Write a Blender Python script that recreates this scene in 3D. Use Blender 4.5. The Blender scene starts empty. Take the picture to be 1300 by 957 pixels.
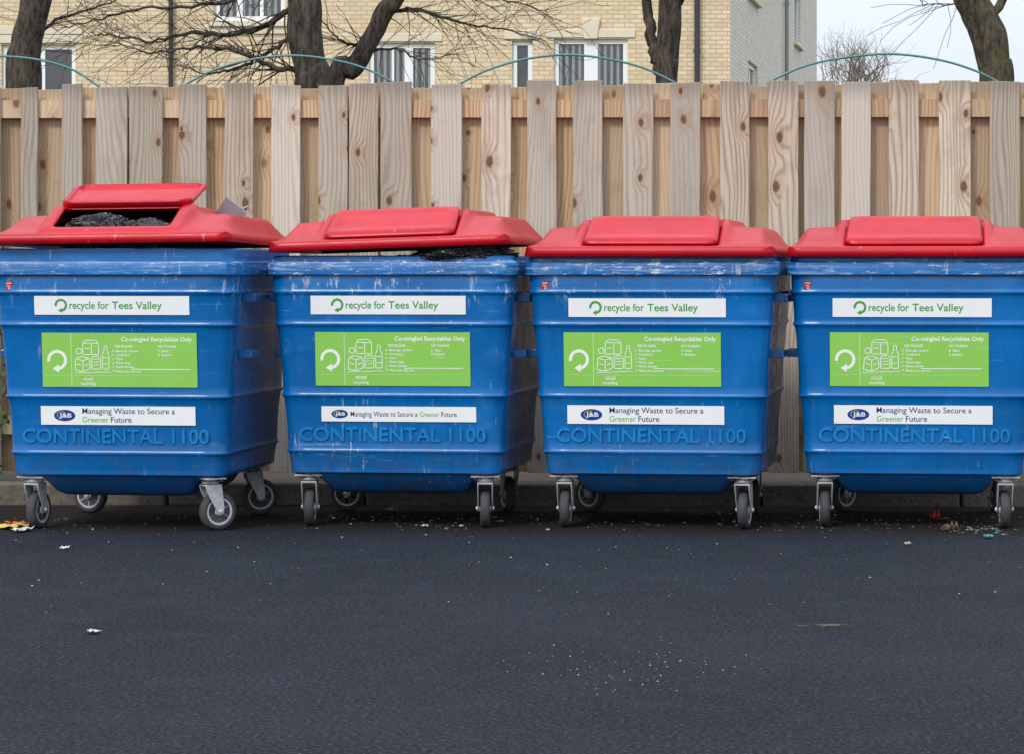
import bpy, bmesh, math, random
from mathutils import Vector, Matrix, noise
random.seed(7)
rnd = random.uniform
scene = bpy.context.scene
COL = scene.collection
rad = math.radians

# ---------------------------------------------------------------- survey helper
CX, CY, CZ = 0.98, -10.96, 1.077
YAW = rad(1.2); FOC = 3300.0; PPX = 875.0
def at(x, y, Y):
    """world point on the vertical plane Y for a measured bearing/elevation"""
    fx, fy = -math.sin(YAW), math.cos(YAW); rx, ry = math.cos(YAW), math.sin(YAW)
    dx = (x-PPX)/FOC; dz = (345-y)/FOC
    vx = fx+rx*dx; vy = fy+ry*dx
    t = (Y-CY)/vy
    return Vector((CX+vx*t, Y, CZ+dz*t))
def bearing(q):
    dx, dy = q.x-CX, q.y-CY
    return FOC*(dx*math.cos(YAW)+dy*math.sin(YAW))/(-dx*math.sin(YAW)+dy*math.cos(YAW))+PPX

def sm(a, b, x):
    if a == b: return 1.0 if x > a else 0.0
    t = max(0.0, min(1.0, (x-a)/(b-a)))
    return t*t*(3-2*t)

# ---------------------------------------------------------------- material helpers
class M:
    def __init__(s, name, rough=0.6, spec=0.5):
        s.m = bpy.data.materials.new(name); s.m.use_nodes = True
        s.nt = s.m.node_tree
        s.b = s.nt.nodes['Principled BSDF']
        s.b.inputs['Roughness'].default_value = rough
        s.b.inputs['Specular IOR Level'].default_value = spec
    def n(s, t, **k):
        nd = s.nt.nodes.new(t)
        for a, v in k.items(): setattr(nd, a, v)
        return nd
    def l(s, a, b): s.nt.links.new(a, b)
    def math(s, op, a, b=None, c=None, clamp=False):
        nd = s.nt.nodes.new('ShaderNodeMath'); nd.operation = op; nd.use_clamp = clamp
        for i, v in enumerate((a, b, c)):
            if v is None: continue
            if isinstance(v, (int, float)): nd.inputs[i].default_value = v
            else: s.l(v, nd.inputs[i])
        return nd.outputs[0]
    def mix(s, f, a, b, blend='MIX'):
        nd = s.nt.nodes.new('ShaderNodeMix'); nd.data_type = 'RGBA'; nd.blend_type = blend
        for i, v in ((0, f), (6, a), (7, b)):
            if isinstance(v, (int, float)): nd.inputs[i].default_value = v
            elif isinstance(v, tuple): nd.inputs[i].default_value = (v[0], v[1], v[2], 1)
            else: s.l(v, nd.inputs[i])
        return nd.outputs[2]
    def step(s, v, a, b):
        nd = s.nt.nodes.new('ShaderNodeMapRange'); nd.interpolation_type = 'SMOOTHSTEP'
        s.l(v, nd.inputs[0]); nd.inputs[1].default_value = a; nd.inputs[2].default_value = b
        nd.inputs[3].default_value = 0; nd.inputs[4].default_value = 1
        return nd.outputs[0]
    def coord(s, out='Object', scale=(1, 1, 1), rand=0.0):
        tc = s.n('ShaderNodeTexCoord'); mp = s.n('ShaderNodeMapping')
        mp.inputs['Scale'].default_value = scale
        src = tc.outputs[out]
        if rand:
            oi = s.n('ShaderNodeObjectInfo')
            c = s.n('ShaderNodeVectorMath', operation='SCALE'); c.inputs[0].default_value = (rand, rand*.7, rand*1.3)
            s.l(oi.outputs['Random'], c.inputs['Scale'])
            ad = s.n('ShaderNodeVectorMath', operation='ADD'); s.l(src, ad.inputs[0]); s.l(c.outputs[0], ad.inputs[1]); src = ad.outputs[0]
        s.l(src, mp.inputs['Vector'])
        return mp.outputs[0]
    def noise(s, vec, scale, detail=4, rough=.55, dist=0):
        nd = s.n('ShaderNodeTexNoise'); s.l(vec, nd.inputs['Vector'])
        nd.inputs['Scale'].default_value = scale; nd.inputs['Detail'].default_value = detail
        nd.inputs['Roughness'].default_value = rough; nd.inputs['Distortion'].default_value = dist
        return nd.outputs['Fac']
    def bump(s, h, strength=.3, dist=.01):
        nd = s.n('ShaderNodeBump'); nd.inputs['Strength'].default_value = strength; nd.inputs['Distance'].default_value = dist
        s.l(h, nd.inputs['Height']); s.l(nd.outputs[0], s.b.inputs['Normal'])
    def col(s, c):
        if isinstance(c, tuple): s.b.inputs['Base Color'].default_value = (c[0], c[1], c[2], 1)
        else: s.l(c, s.b.inputs['Base Color'])
    def rough(s, r): s.l(r, s.b.inputs['Roughness'])

def simple(name, c, rough=.6, metal=0, var=.15, sc=20, bump=0.0):
    m = M(name, rough); v = m.coord(rand=9)
    f = m.noise(v, sc)
    m.col(m.mix(f, tuple(x*(1-var) for x in c), tuple(min(1, x*(1+var)) for x in c)))
    m.b.inputs['Metallic'].default_value = metal
    if bump: m.bump(f, bump, .005)
    return m.m

def plastic(name, c, pale, wear=0.3, dirt=.5, rough=.38, rim=False, spec=.45):
    m = M(name, rough, spec); v = m.coord(rand=31)
    big = m.noise(v, 2.2, 5); fine = m.noise(v, 40, 3)
    base = m.mix(m.step(big, .3, .7), tuple(x*.82 for x in c), tuple(min(1, x*1.10) for x in c))
    tc = m.coord(); sep = m.n('ShaderNodeSeparateXYZ'); m.l(tc, sep.inputs[0]); z = sep.outputs['Z']
    fade = m.math('MULTIPLY', m.step(m.noise(v, 7, 6, .7), .5, .8), .16*wear+.02)
    base = m.mix(fade, base, pale)
    vs = m.coord(scale=(5, 5, 70), rand=31)
    s1 = m.math('MULTIPLY', m.step(m.noise(vs, 1, 3, .6), .64-.05*wear, .73), m.step(m.noise(v, 3.1, 2), .43, .60))
    base = m.mix(m.math('MULTIPLY', s1, .50*wear+.06), base, pale)
    vv = m.coord(scale=(55, 55, 4), rand=17)
    s2 = m.math('MULTIPLY', m.step(m.noise(vv, 1, 3, .6), .66-.04*wear, .71), m.step(m.noise(v, 4.3, 2), .47, .6))
    base = m.mix(m.math('MULTIPLY', s2, .6*wear), base, (.62, .66, .7))
    if rim:
        zl = m.step(z, 1.135, 1.115)
        vr = m.coord(scale=(4, 4, 90), rand=23)
        s3 = m.math('MULTIPLY', m.step(m.noise(vr, 1, 6, .75), .53-.03*wear, .64), zl)
        base = m.mix(m.math('MULTIPLY', s3, .25+.35*wear), base, (.40, .53, .68))
        s4 = m.math('MULTIPLY', m.step(m.noise(m.coord(scale=(13, 13, 60), rand=11), 1, 6, .8), .585-.03*wear, .62), zl)
        base = m.mix(m.math('MULTIPLY', s4, .9*wear), base, (.74, .76, .76))
    elif wear > .4:
        zb = m.math('MULTIPLY', m.step(z, .90, 1.03), m.step(m.noise(m.coord(scale=(20, 20, 6), rand=5), 1, 6, .75), .575-.03*wear, .61))
        zb = m.math('MULTIPLY', zb, m.step(m.noise(m.coord(rand=13), 3.4, 2), .44, .56))
        base = m.mix(m.math('MULTIPLY', zb, .8*wear), base, (.60, .66, .72))
    vc = m.noise(v, 28, 6, .8)
    base = m.mix(m.math('MULTIPLY', m.step(vc, .68-.03*wear, .71), .7*wear), base, (.6, .64, .68))
    dm = m.math('MULTIPLY', m.step(z, .5, .12), m.step(m.noise(v, 11, 6, .7), .35, .7))
    base = m.mix(m.math('MULTIPLY', dm, dirt*.85), base, (.07, .075, .08))
    vg = m.coord(scale=(30, 30, 1.2), rand=41)
    g = m.math('MULTIPLY', m.step(m.noise(vg, 1, 4, .6), .50, .75), .26)
    base = m.mix(g, base, tuple(x*.5 for x in c))
    m.col(base)
    r = m.math('ADD', m.math('MULTIPLY', m.noise(v, 9, 5), .3), rough-.15)
    m.rough(r)
    m.bump(m.math('ADD', m.math('MULTIPLY', fine, .25), m.math('MULTIPLY', big, 1.5)), .35, .005)
    return m.m

BLUE = (.0003, .132, .415); BPALE = (.16, .44, .72)
RED = (.47, .0022, .012); RPALE = (.62, .05, .06)
mat_blue = [plastic('blue_plastic_%d' % i, BLUE, BPALE, w, d, .28) for i, (w, d) in enumerate(((.5, .55), (1.0, .65), (.55, .7), (.3, .35)))]
mat_rim = [plastic('worn_blue_rim_%d' % i, BLUE, BPALE, w, 0, .36, rim=True) for i, w in enumerate((.5, .9, .95, .6))]
mat_red = [plastic('red_plastic_%d' % i, RED, RPALE, w, 0, rough=.35, spec=.35) for i, w in enumerate((.5, .25, .2, .3))]
mat_emb = plastic('blue_raised_letters', (.010, .215, .54), BPALE, .6, 0, .26)  # lighter than the body blue: light caught by the raised letters painted in
mat_white = simple('sticker_white', (.82, .83, .84), .4, var=.04, sc=8)
def sticker_green():
    m = M('sticker_green', .4); v = m.coord(rand=20)
    c = m.mix(m.noise(v, 3, 5), (.22, .54, .07), (.30, .62, .12))
    s = m.math('MULTIPLY', m.step(m.noise(m.coord(scale=(3, 50, 3), rand=33), 1, 4, .7), .62, .7), .45)
    m.col(m.mix(s, c, (.55, .78, .45))); return m.m
mat_green = sticker_green()
mat_ink = simple('ink_white', (.82, .86, .80), .4, var=.06)
mat_ink2 = simple('ink_pale_green', (.50, .72, .38), .4)
mat_lgreen = simple('letter_green', (.13, .45, .05), .4)
mat_dgreen = simple('letter_dark_green', (.06, .32, .06), .4)
mat_navy = simple('letter_navy', (.012, .028, .12), .4)
mat_logo = simple('logo_blue', (.012, .05, .26), .3)
mat_yellow = simple('logo_yellow', (.60, .50, .08), .4)
mat_redst = simple('sticker_red', (.38, .02, .03), .4)
mat_rubber = simple('rubber', (.045, .046, .050), .75, var=.35, sc=60, bump=.3)
mat_hub = simple('grey_hub', (.46, .48, .50), .5, var=.3, sc=40)
def galv():
    m = M('galvanised_steel', .42); v = m.coord(rand=12)
    c = m.mix(m.noise(v, 45, 4), (.36, .37, .39), (.70, .72, .74))
    rustm = m.step(m.noise(v, 22, 5, .7), .57, .68)
    m.col(m.mix(m.math('MULTIPLY', rustm, .6), c, (.16, .085, .045)))
    m.b.inputs['Metallic'].default_value = .4
    return m.m
mat_galv = galv()
def bagmat():
    m = M('black_polythene', .17, .7); v = m.coord(rand=4)
    m.col(m.mix(m.noise(v, 12), (.012, .012, .014), (.04, .042, .048)))
    n1 = m.noise(v, 16, 2, .5, 2.5)
    rdg = m.math('ABSOLUTE', m.math('SUBTRACT', n1, .5))
    m.bump(rdg, 1.0, .05); return m.m
mat_bag = bagmat()
mat_card = simple('grey_card', (.22, .24, .27), .7, var=.2, sc=6)

# ---------------------------------------------------------------- object helpers
def meshobj(name, bm, mats, parent=None, smooth=False, loc=None, rot=None, recalc=True):
    if recalc: bmesh.ops.recalc_face_normals(bm, faces=bm.faces[:])
    me = bpy.data.meshes.new(name); bm.to_mesh(me); bm.free()
    for m in (mats if isinstance(mats, (list, tuple)) else [mats]): me.materials.append(m)
    if smooth:
        for p in me.polygons: p.use_smooth = True
    ob = bpy.data.objects.new(name, me); COL.objects.link(ob)
    if parent: ob.parent = parent
    if loc is not None: ob.location = loc
    if rot is not None: ob.rotation_euler = rot
    return ob
def empty(name, loc, rz=0):
    e = bpy.data.objects.new(name, None); COL.objects.link(e); e.location = loc; e.rotation_euler = (0, 0, rz)
    e.empty_display_size = .2
    return e
def tag(o, label, cat, group=None):
    o['label'] = label; o['category'] = cat
    if group: o['group'] = group
def box(bm, c, s, mi=0, mat=None):
    r = bmesh.ops.create_cube(bm, size=1)
    T = Matrix.Translation(c) @ Matrix.Diagonal((s[0], s[1], s[2], 1))
    if mat is not None: T = mat @ T
    bmesh.ops.transform(bm, matrix=T, verts=r['verts'])
    for f in set(f for v in r['verts'] for f in v.link_faces): f.material_index = mi
    return r['verts']
def bevel(ob, w=.003, seg=2, ang=35):
    m = ob.modifiers.new('bevel', 'BEVEL'); m.width = w; m.segments = seg; m.limit_method = 'ANGLE'; m.angle_limit = rad(ang)
def autosmooth(ob, ang=35):
    me = ob.data
    for p in me.polygons: p.use_smooth = True
    try: me.set_sharp_from_angle(angle=rad(ang))
    except Exception: pass
def loft(bm, rings, cap0=True, cap1=True):
    vr = [[bm.verts.new(p) for p in r] for r in rings]
    n = len(vr[0])
    for a, b in zip(vr, vr[1:]):
        for i in range(n):
            j = (i+1) % n
            bm.faces.new((a[i], a[j], b[j], b[i]))
    if cap0: bm.faces.new(vr[0][::-1])
    if cap1: bm.faces.new(vr[-1])
def lathe(bm, prof, axis='X', seg=28, c=(0, 0, 0), mi=0):
    rings = []
    for a, r in prof:
        ring = []
        for i in range(seg):
            t = 2*math.pi*i/seg
            if axis == 'X': p = (a, r*math.cos(t), r*math.sin(t))
            else: p = (r*math.cos(t), r*math.sin(t), a)
            ring.append((p[0]+c[0], p[1]+c[1], p[2]+c[2]))
        rings.append(ring)
    n0 = len(bm.faces)
    loft(bm, rings)
    bm.faces.ensure_lookup_table()
    for f in bm.faces[n0:]: f.material_index = mi
def tube(bm, pts, rads, seg=7):
    rings = []
    up = Vector((.13, .97, .2))
    for i, p in enumerate(pts):
        a = pts[max(0, i-1)]; b = pts[min(len(pts)-1, i+1)]
        d = (Vector(b)-Vector(a))
        d = d.normalized() if d.length > 1e-9 else Vector((0, 0, 1))
        s = d.cross(up)
        if s.length < .1: s = d.cross(Vector((1, .1, 0)))
        s.normalize(); t = d.cross(s)
        rings.append([Vector(p)+(s*math.cos(2*math.pi*k/seg)+t*math.sin(2*math.pi*k/seg))*rads[i] for k in range(seg)])
    loft(bm, rings)

def addtext(bm, s, x, y, h=None, w=None, mi=0, bold=0.0, extrude=0.0, align='LEFT', z=0, bev=0):
    """lettering in local XY plane; (x,y) is left/baseline. h = cap height, w = total width"""
    cu = bpy.data.curves.new('t', 'FONT'); cu.body = s; cu.size = 1; cu.offset = bold; cu.extrude = extrude; cu.bevel_depth = bev
    cu.resolution_u = 4
    ob = bpy.data.objects.new('t', cu); COL.objects.link(ob)
    dg = bpy.context.evaluated_depsgraph_get(); dg.update()
    me = bpy.data.meshes.new_from_object(ob.evaluated_get(dg))
    xs = [v.co.x for v in me.vertices]
    x0, x1 = min(xs), max(xs)
    sy = (h/.70) if h else None
    sx = (w/(x1-x0)) if w else sy
    if sy is None: sy = sx
    W = (x1-x0)*sx
    ox = x if align == 'LEFT' else (x-W/2 if align == 'CENTER' else x-W)
    me.transform(Matrix.Translation((ox, y, z)) @ Matrix.Diagonal((sx, sy, 1, 1)) @ Matrix.Translation((-x0, 0, 0)))
    nf = len(bm.faces); bm.from_mesh(me); bm.faces.ensure_lookup_table()
    for f in bm.faces[nf:]: f.material_index = mi
    bpy.data.objects.remove(ob); bpy.data.curves.remove(cu); bpy.data.meshes.remove(me)
def line(bm, pts, w, z=0, mi=0):
    for a, b in zip(pts, pts[1:]):
        a = Vector((a[0], a[1], 0)); b = Vector((b[0], b[1], 0)); d = (b-a)
        if d.length < 1e-6: continue
        d.normalize(); n = Vector((-d.y, d.x, 0))*w/2; a = a-d*w/2; b = b+d*w/2
        f = bm.faces.new([bm.verts.new(p+Vector((0, 0, z))) for p in (a-n, b-n, b+n, a+n)]); f.material_index = mi
def arc(bm, cx, cy, r, w, a0, a1, z=0, mi=0, n=26, ry=None):
    ry = ry or r
    for i in range(n):
        t0 = rad(a0+(a1-a0)*i/n); t1 = rad(a0+(a1-a0)*(i+1)/n)
        q = [(cx+(r+s)*math.cos(t), cy+(ry+s)*math.sin(t), z) for s, t in ((-w/2, t0), (w/2, t0), (w/2, t1), (-w/2, t1))]
        f = bm.faces.new([bm.verts.new(p) for p in q]); f.material_index = mi
def disc(bm, cx, cy, rx, ry, z=0, mi=0, n=28):
    f = bm.faces.new([bm.verts.new((cx+rx*math.cos(2*math.pi*i/n), cy+ry*math.sin(2*math.pi*i/n), z)) for i in range(n)]); f.material_index = mi
def swoosh(bm, cx, cy, r, w, z, mi):
    # open loop arrow: over the top from the left round to the bottom, head pointing left into the gap
    arc(bm, cx, cy, r, w, 190, -80, z, mi, 34)
    hx, hy = cx+r*math.cos(rad(-80)), cy+r*math.sin(rad(-80))
    f = bm.faces.new([bm.verts.new(p) for p in ((hx-r*.75, hy-.02*r, z+.0001), (hx+r*.02, hy+r*.48, z+.0001), (hx+r*.02, hy-r*.48, z+.0001))]); f.material_index = mi

# ---------------------------------------------------------------- bin geometry
RIBS = (.325, .56, .855, .99)
def rr(hw, yf, yb, r, z, push=0.0, nf=40, ns=10, na=7):
    pts = []
    for i in range(nf+1):
        x = -(hw-r)+2*(hw-r)*i/nf
        pts.append((x, yf-push*sm(.86*hw, .82*hw, abs(x)), z))
    for i in range(1, na): t = rad(-90+90*i/na); pts.append((hw-r+r*math.cos(t), yf+r+r*math.sin(t), z))
    for i in range(ns+1):
        y = yf+r+(yb-yf-2*r)*i/ns
        m = sm(.10, .16, y-yf)*sm(.10, .16, yb-y)
        pts.append((hw-push*0.9*m, y, z))
    for i in range(1, na): t = rad(90*i/na); pts.append((hw-r+r*math.cos(t), yb-r+r*math.sin(t), z))
    for i in range(nf+1): pts.append(((hw-r)-2*(hw-r)*i/nf, yb, z))
    for i in range(1, na): t = rad(90+90*i/na); pts.append((-(hw-r)+r*math.cos(t), yb-r+r*math.sin(t), z))
    for i in range(ns+1):
        y = yb-r-(yb-yf-2*r)*i/ns
        m = sm(.10, .16, y-yf)*sm(.10, .16, yb-y)
        pts.append((-hw+push*0.9*m, y, z))
    for i in range(1, na): t = rad(180+90*i/na); pts.append((-(hw-r)+r*math.cos(t), yf+r+r*math.sin(t), z))
    return pts
Z0, Z1 = .235, 1.062
YB0, YB1 = .48, .52
def prof(z):
    t = (z-Z0)/(Z1-Z0)
    return .452+t*.063, -.365-.062*t, YB0+(YB1-YB0)*t
PUSH = .007
def front_y(z): return prof(z)[1]-PUSH
TILT = math.atan(.062/(Z1-Z0))

def build_body():
    bm = bmesh.new()
    zs = set([Z0+.012*k for k in (0, 1, 2)]+[Z0+(Z1-Z0)*k/18 for k in range(19)])
    zs = [z for z in zs if all(abs(z-r) > .016 for r in RIBS)]
    for r in RIBS: zs += [r-.013, r-.008, r-.004, r, r+.004, r+.008, r+.013]
    zs = sorted(zs)
    rings = [rr(.425, -.335, YB0-.03, .05, Z0-.012), rr(.444, -.356, YB0-.01, .06, Z0-.006)]
    for z in zs:
        hw, yf, yb = prof(z)
        o = sum(.0060*sm(.012, .002, abs(z-r)) for r in RIBS)
        o += sum(.0035*sm(-.03, 0, z-r)*sm(.10, .0, z-r) for r in RIBS)
        p = PUSH*sm(Z0+.02, Z0+.05, z)*sm(Z1-.005, Z1-.03, z)
        rings.append(rr(hw+o, yf-o*.8, yb+o, .060, z, p))
    loft(bm, rings)
    return bm
def build_belly():
    bm = bmesh.new()
    rings = []
    for z, hw, yf, yb in ((.137, .250, -.21, .27), (.143, .280, -.245, .31), (.16, .30, -.28, .34), (.20, .325, -.32, .37), (.226, .345, -.345, .40)):
        rings.append(rr(hw, yf, yb, .035, z))
    loft(bm, rings); return bm
def build_rim(top=1.150):
    bm = bmesh.new(); R = []
    for z, o in ((1.058, .0), (1.060, .014), (1.064, .019), (1.112, .021), (1.118, .017), (1.120, .006), (top-.005, .004), (top, -.002), (top-.002, -.022), (1.05, -.030), (.72, -.05)):
        R.append(rr(.513+o, -.427-o, YB1-.03+o, .06, z))
    loft(bm, R, cap0=False, cap1=True); return bm

LW, LF, LB = .530, -.475, .482
def lid_h(x, y):
    ex = LW-abs(x); ef = y-LF; eb = LB-y
    a = min(1, max(0, (ex-.012)/.065)); a = a*.6+.4*sm(0, 1, a)
    f = min(1, max(0, (ef-.026)/.240)); f = f*.85+.15*sm(0, 1, f)
    b = sm(.0, .12, eb)
    h = .042+.078*min(a, b, 1)*f + .008*sm(.04, .25, ex)*f*b
    B = sm(.340, .306, abs(x))
    h += .028*B*min(1, f*1.25)*sm(.02, .10, eb)
    e = min(ex, ef, eb)
    h -= .020*(1-math.sqrt(max(0, 1-(1-min(1, e/.026))**2)))
    return h
FL0, FL1, FLX = .042, .258, .278
def cclamp(x, y, hx, y0, y1, r):
    cx = hx-r; cy0 = y0+r; cy1 = y1-r
    if abs(x) > cx and (y < cy0 or y > cy1):
        c = Vector((math.copysign(cx, x), cy0 if y < cy0 else cy1)); d = Vector((x, y))-c
        if d.length > r: d = d.normalized()*r; return c.x+d.x, c.y+d.y
    return x, y
def axis_pts(a, b, n, e=.024, m=6):
    """grid lines with extra density along both edges"""
    pts = [a+e*(k/m)**1.5 for k in range(m)]
    pts += [a+e+(b-a-2*e)*k/n for k in range(n+1)]
    pts += [b-e*(k/m)**1.5 for k in range(m-1, -1, -1)]
    return pts
def build_lid(hole=False):
    bm = bmesh.new()
    xs = axis_pts(-LW, LW, 100); ys = axis_pts(LF, LB, 80); nx, ny = len(xs)-1, len(ys)-1
    g = {}
    for j, y in enumerate(ys):
        for i, x in enumerate(xs):
            x2, y2 = cclamp(x, y, LW, LF, LB, .06)
            h = lid_h(x, y)
            ef = y-LF
            if not hole: h -= .016*sm(FLX+.018, FLX+.004, abs(x))*sm(FL0-.014, FL0-.002, ef)*sm(FL1+.018, FL1+.004, ef)
            if hole:
                # raised frame around the opening
                fx = sm(.245, .262, abs(x))*sm(.318, .300, abs(x))*sm(FL0-.005, FL0+.02, ef)*sm(FL1+.05, FL1+.02, ef)
                fy = sm(.318, .300, abs(x))*sm(FL0+.034, FL0+.022, ef)*sm(FL0-.02, FL0+.0, ef)
                h += .013*max(fx, fy*.8)
            g[i, j] = bm.verts.new((x2, y2, h))
    for j in range(ny):
        for i in range(nx):
            x = (xs[i]+xs[i+1])/2; ef = (ys[j]+ys[j+1])/2-LF
            if hole:
                if abs(x) < .256 and FL0+.026 < ef < FL1-.005:
                    cx_, cy_ = cclamp(x, ef-.15, .256, FL0+.026-.15, FL1-.005-.15, .040)
                    if abs(cx_-x) < 1e-7 and abs(cy_-(ef-.15)) < 1e-7: continue
            bm.faces.new((g[i, j], g[i+1, j], g[i+1, j+1], g[i, j+1]))
    per = [(i, 0) for i in range(nx)]+[(nx, j) for j in range(ny)]+[(i, ny) for i in range(nx, 0, -1)]+[(0, j) for j in range(ny, 0, -1)]
    low = []
    for k in per:
        v = g[k].co; low.append(bm.verts.new((v.x*1.008, v.y*1.008, -.002)))
    n = len(per)
    for a in range(n):
        b = (a+1) % n
        bm.faces.new((g[per[a]], low[a], low[b], g[per[b]]))
    bmesh.ops.remove_doubles(bm, verts=bm.verts[:], dist=.0003)
    return bm
def build_flap():
    bm = bmesh.new(); g = {}
    hy = LF+FL1; hz = lid_h(0, hy)+.006
    xs = axis_pts(-FLX, FLX, 36, .02, 6); es = axis_pts(FL0, FL1, 12, .02, 6); nx, ny = len(xs)-1, len(es)-1
    for j, ef in enumerate(es):
        for i, x in enumerate(xs):
            x2, e2 = cclamp(x, ef-.15, FLX, FL0-.15, FL1-.15, .036); e2 += .15
            z = lid_h(0, LF+e2)-.004
            e = min(FLX-abs(x), ef-FL0, FL1-ef)
            z += .015*math.sqrt(max(0, 1-(1-min(1, e/.018))**2))-.006*sm(.030, .042, e)
            v = (e2-FL0)/(FL1-FL0)
            g[i, j] = bm.verts.new((x2*(1-.035*v), LF+e2-hy, z-hz))
    for j in range(ny):
        for i in range(nx): bm.faces.new((g[i, j], g[i+1, j], g[i+1, j+1], g[i, j+1]))
    bmesh.ops.remove_doubles(bm, verts=bm.verts[:], dist=.0002)
    return bm, hy, hz

def castor(parent, x, y, ang, label=None):
    bm = bmesh.new()
    tr = .034; wr = .080
    box(bm, (0, 0, .2195), (.118, .092, .007))
    lathe(bm, [(.196, .022), (.197, .036), (.206, .038), (.209, .028), (.216, .028)], 'Z', 24)
    box(bm, (0, .002, .190), (.064, .074, .008))
    for sx in (-1, 1):
        P = [(-.036, .193), (.038, .193), (.050, .10), (.048, .072), (tr, .064), (.020, .072), (.006, .10), (-.030, .165)]
        a = [bm.verts.new((sx*.028, p[0], p[1])) for p in P]; b = [bm.verts.new((sx*.0325, p[0], p[1])) for p in P]
        bm.faces.new(a); bm.faces.new(b[::-1])
        for i in range(len(P)):
            j = (i+1) % len(P); bm.faces.new((a[i], b[i], b[j], a[j]))
        for bx_ in (-1, 1): lathe(bm, [(.213, .008), (.2155, .008)], 'Z', 6, (bx_*.042, sx*.03, -.005))
    lathe(bm, [(-.040, .004), (-.039, .009), (-.033, .010), (.033, .010), (.039, .009), (.040, .004)], 'X', 10, (0, tr, wr))
    fk = meshobj('castor', bm, mat_galv, parent, loc=(x, y, 0), rot=(0, 0, ang)); autosmooth(fk, 30); bevel(fk, .0012, 1)
    bm = bmesh.new()
    lathe(bm, [(-.017, .055), (-.0205, .059), (-.0205, .066), (-.018, .074), (-.011, .0795), (0, .080), (.011, .0795), (.018, .074), (.0205, .066), (.0205, .059), (.017, .055)], 'X', 40)
    meshobj('tyre', bm, mat_rubber, fk, smooth=True, loc=(0, tr, wr))
    bm = bmesh.new()
    lathe(bm, [(-.023, .012), (-.022, .018), (-.012, .022), (-.011, .044), (-.019, .050), (-.019, .057), (.019, .057), (.019, .050), (.011, .044), (.012, .022), (.022, .018), (.023, .012)], 'X', 32)
    for k in range(6):
        t = k*math.pi/3
        for s in (-1, 1): box(bm, (s*.012, 0, .034), (.010, .006, .03), mat=Matrix.Rotation(t, 4, 'X'))
    o = meshobj('rim', bm, mat_hub, fk, loc=(0, tr, wr)); autosmooth(o, 40)
    return fk

def plate(name, parent, cx, cz, w, h, mat, th=.0012):
    bm = bmesh.new(); box(bm, (0, 0, 0), (w, h, th))
    return meshobj(name, bm, mat, parent, loc=(cx, front_y(cz)-.0045, cz), rot=(math.pi/2+TILT, 0, 0))

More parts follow.
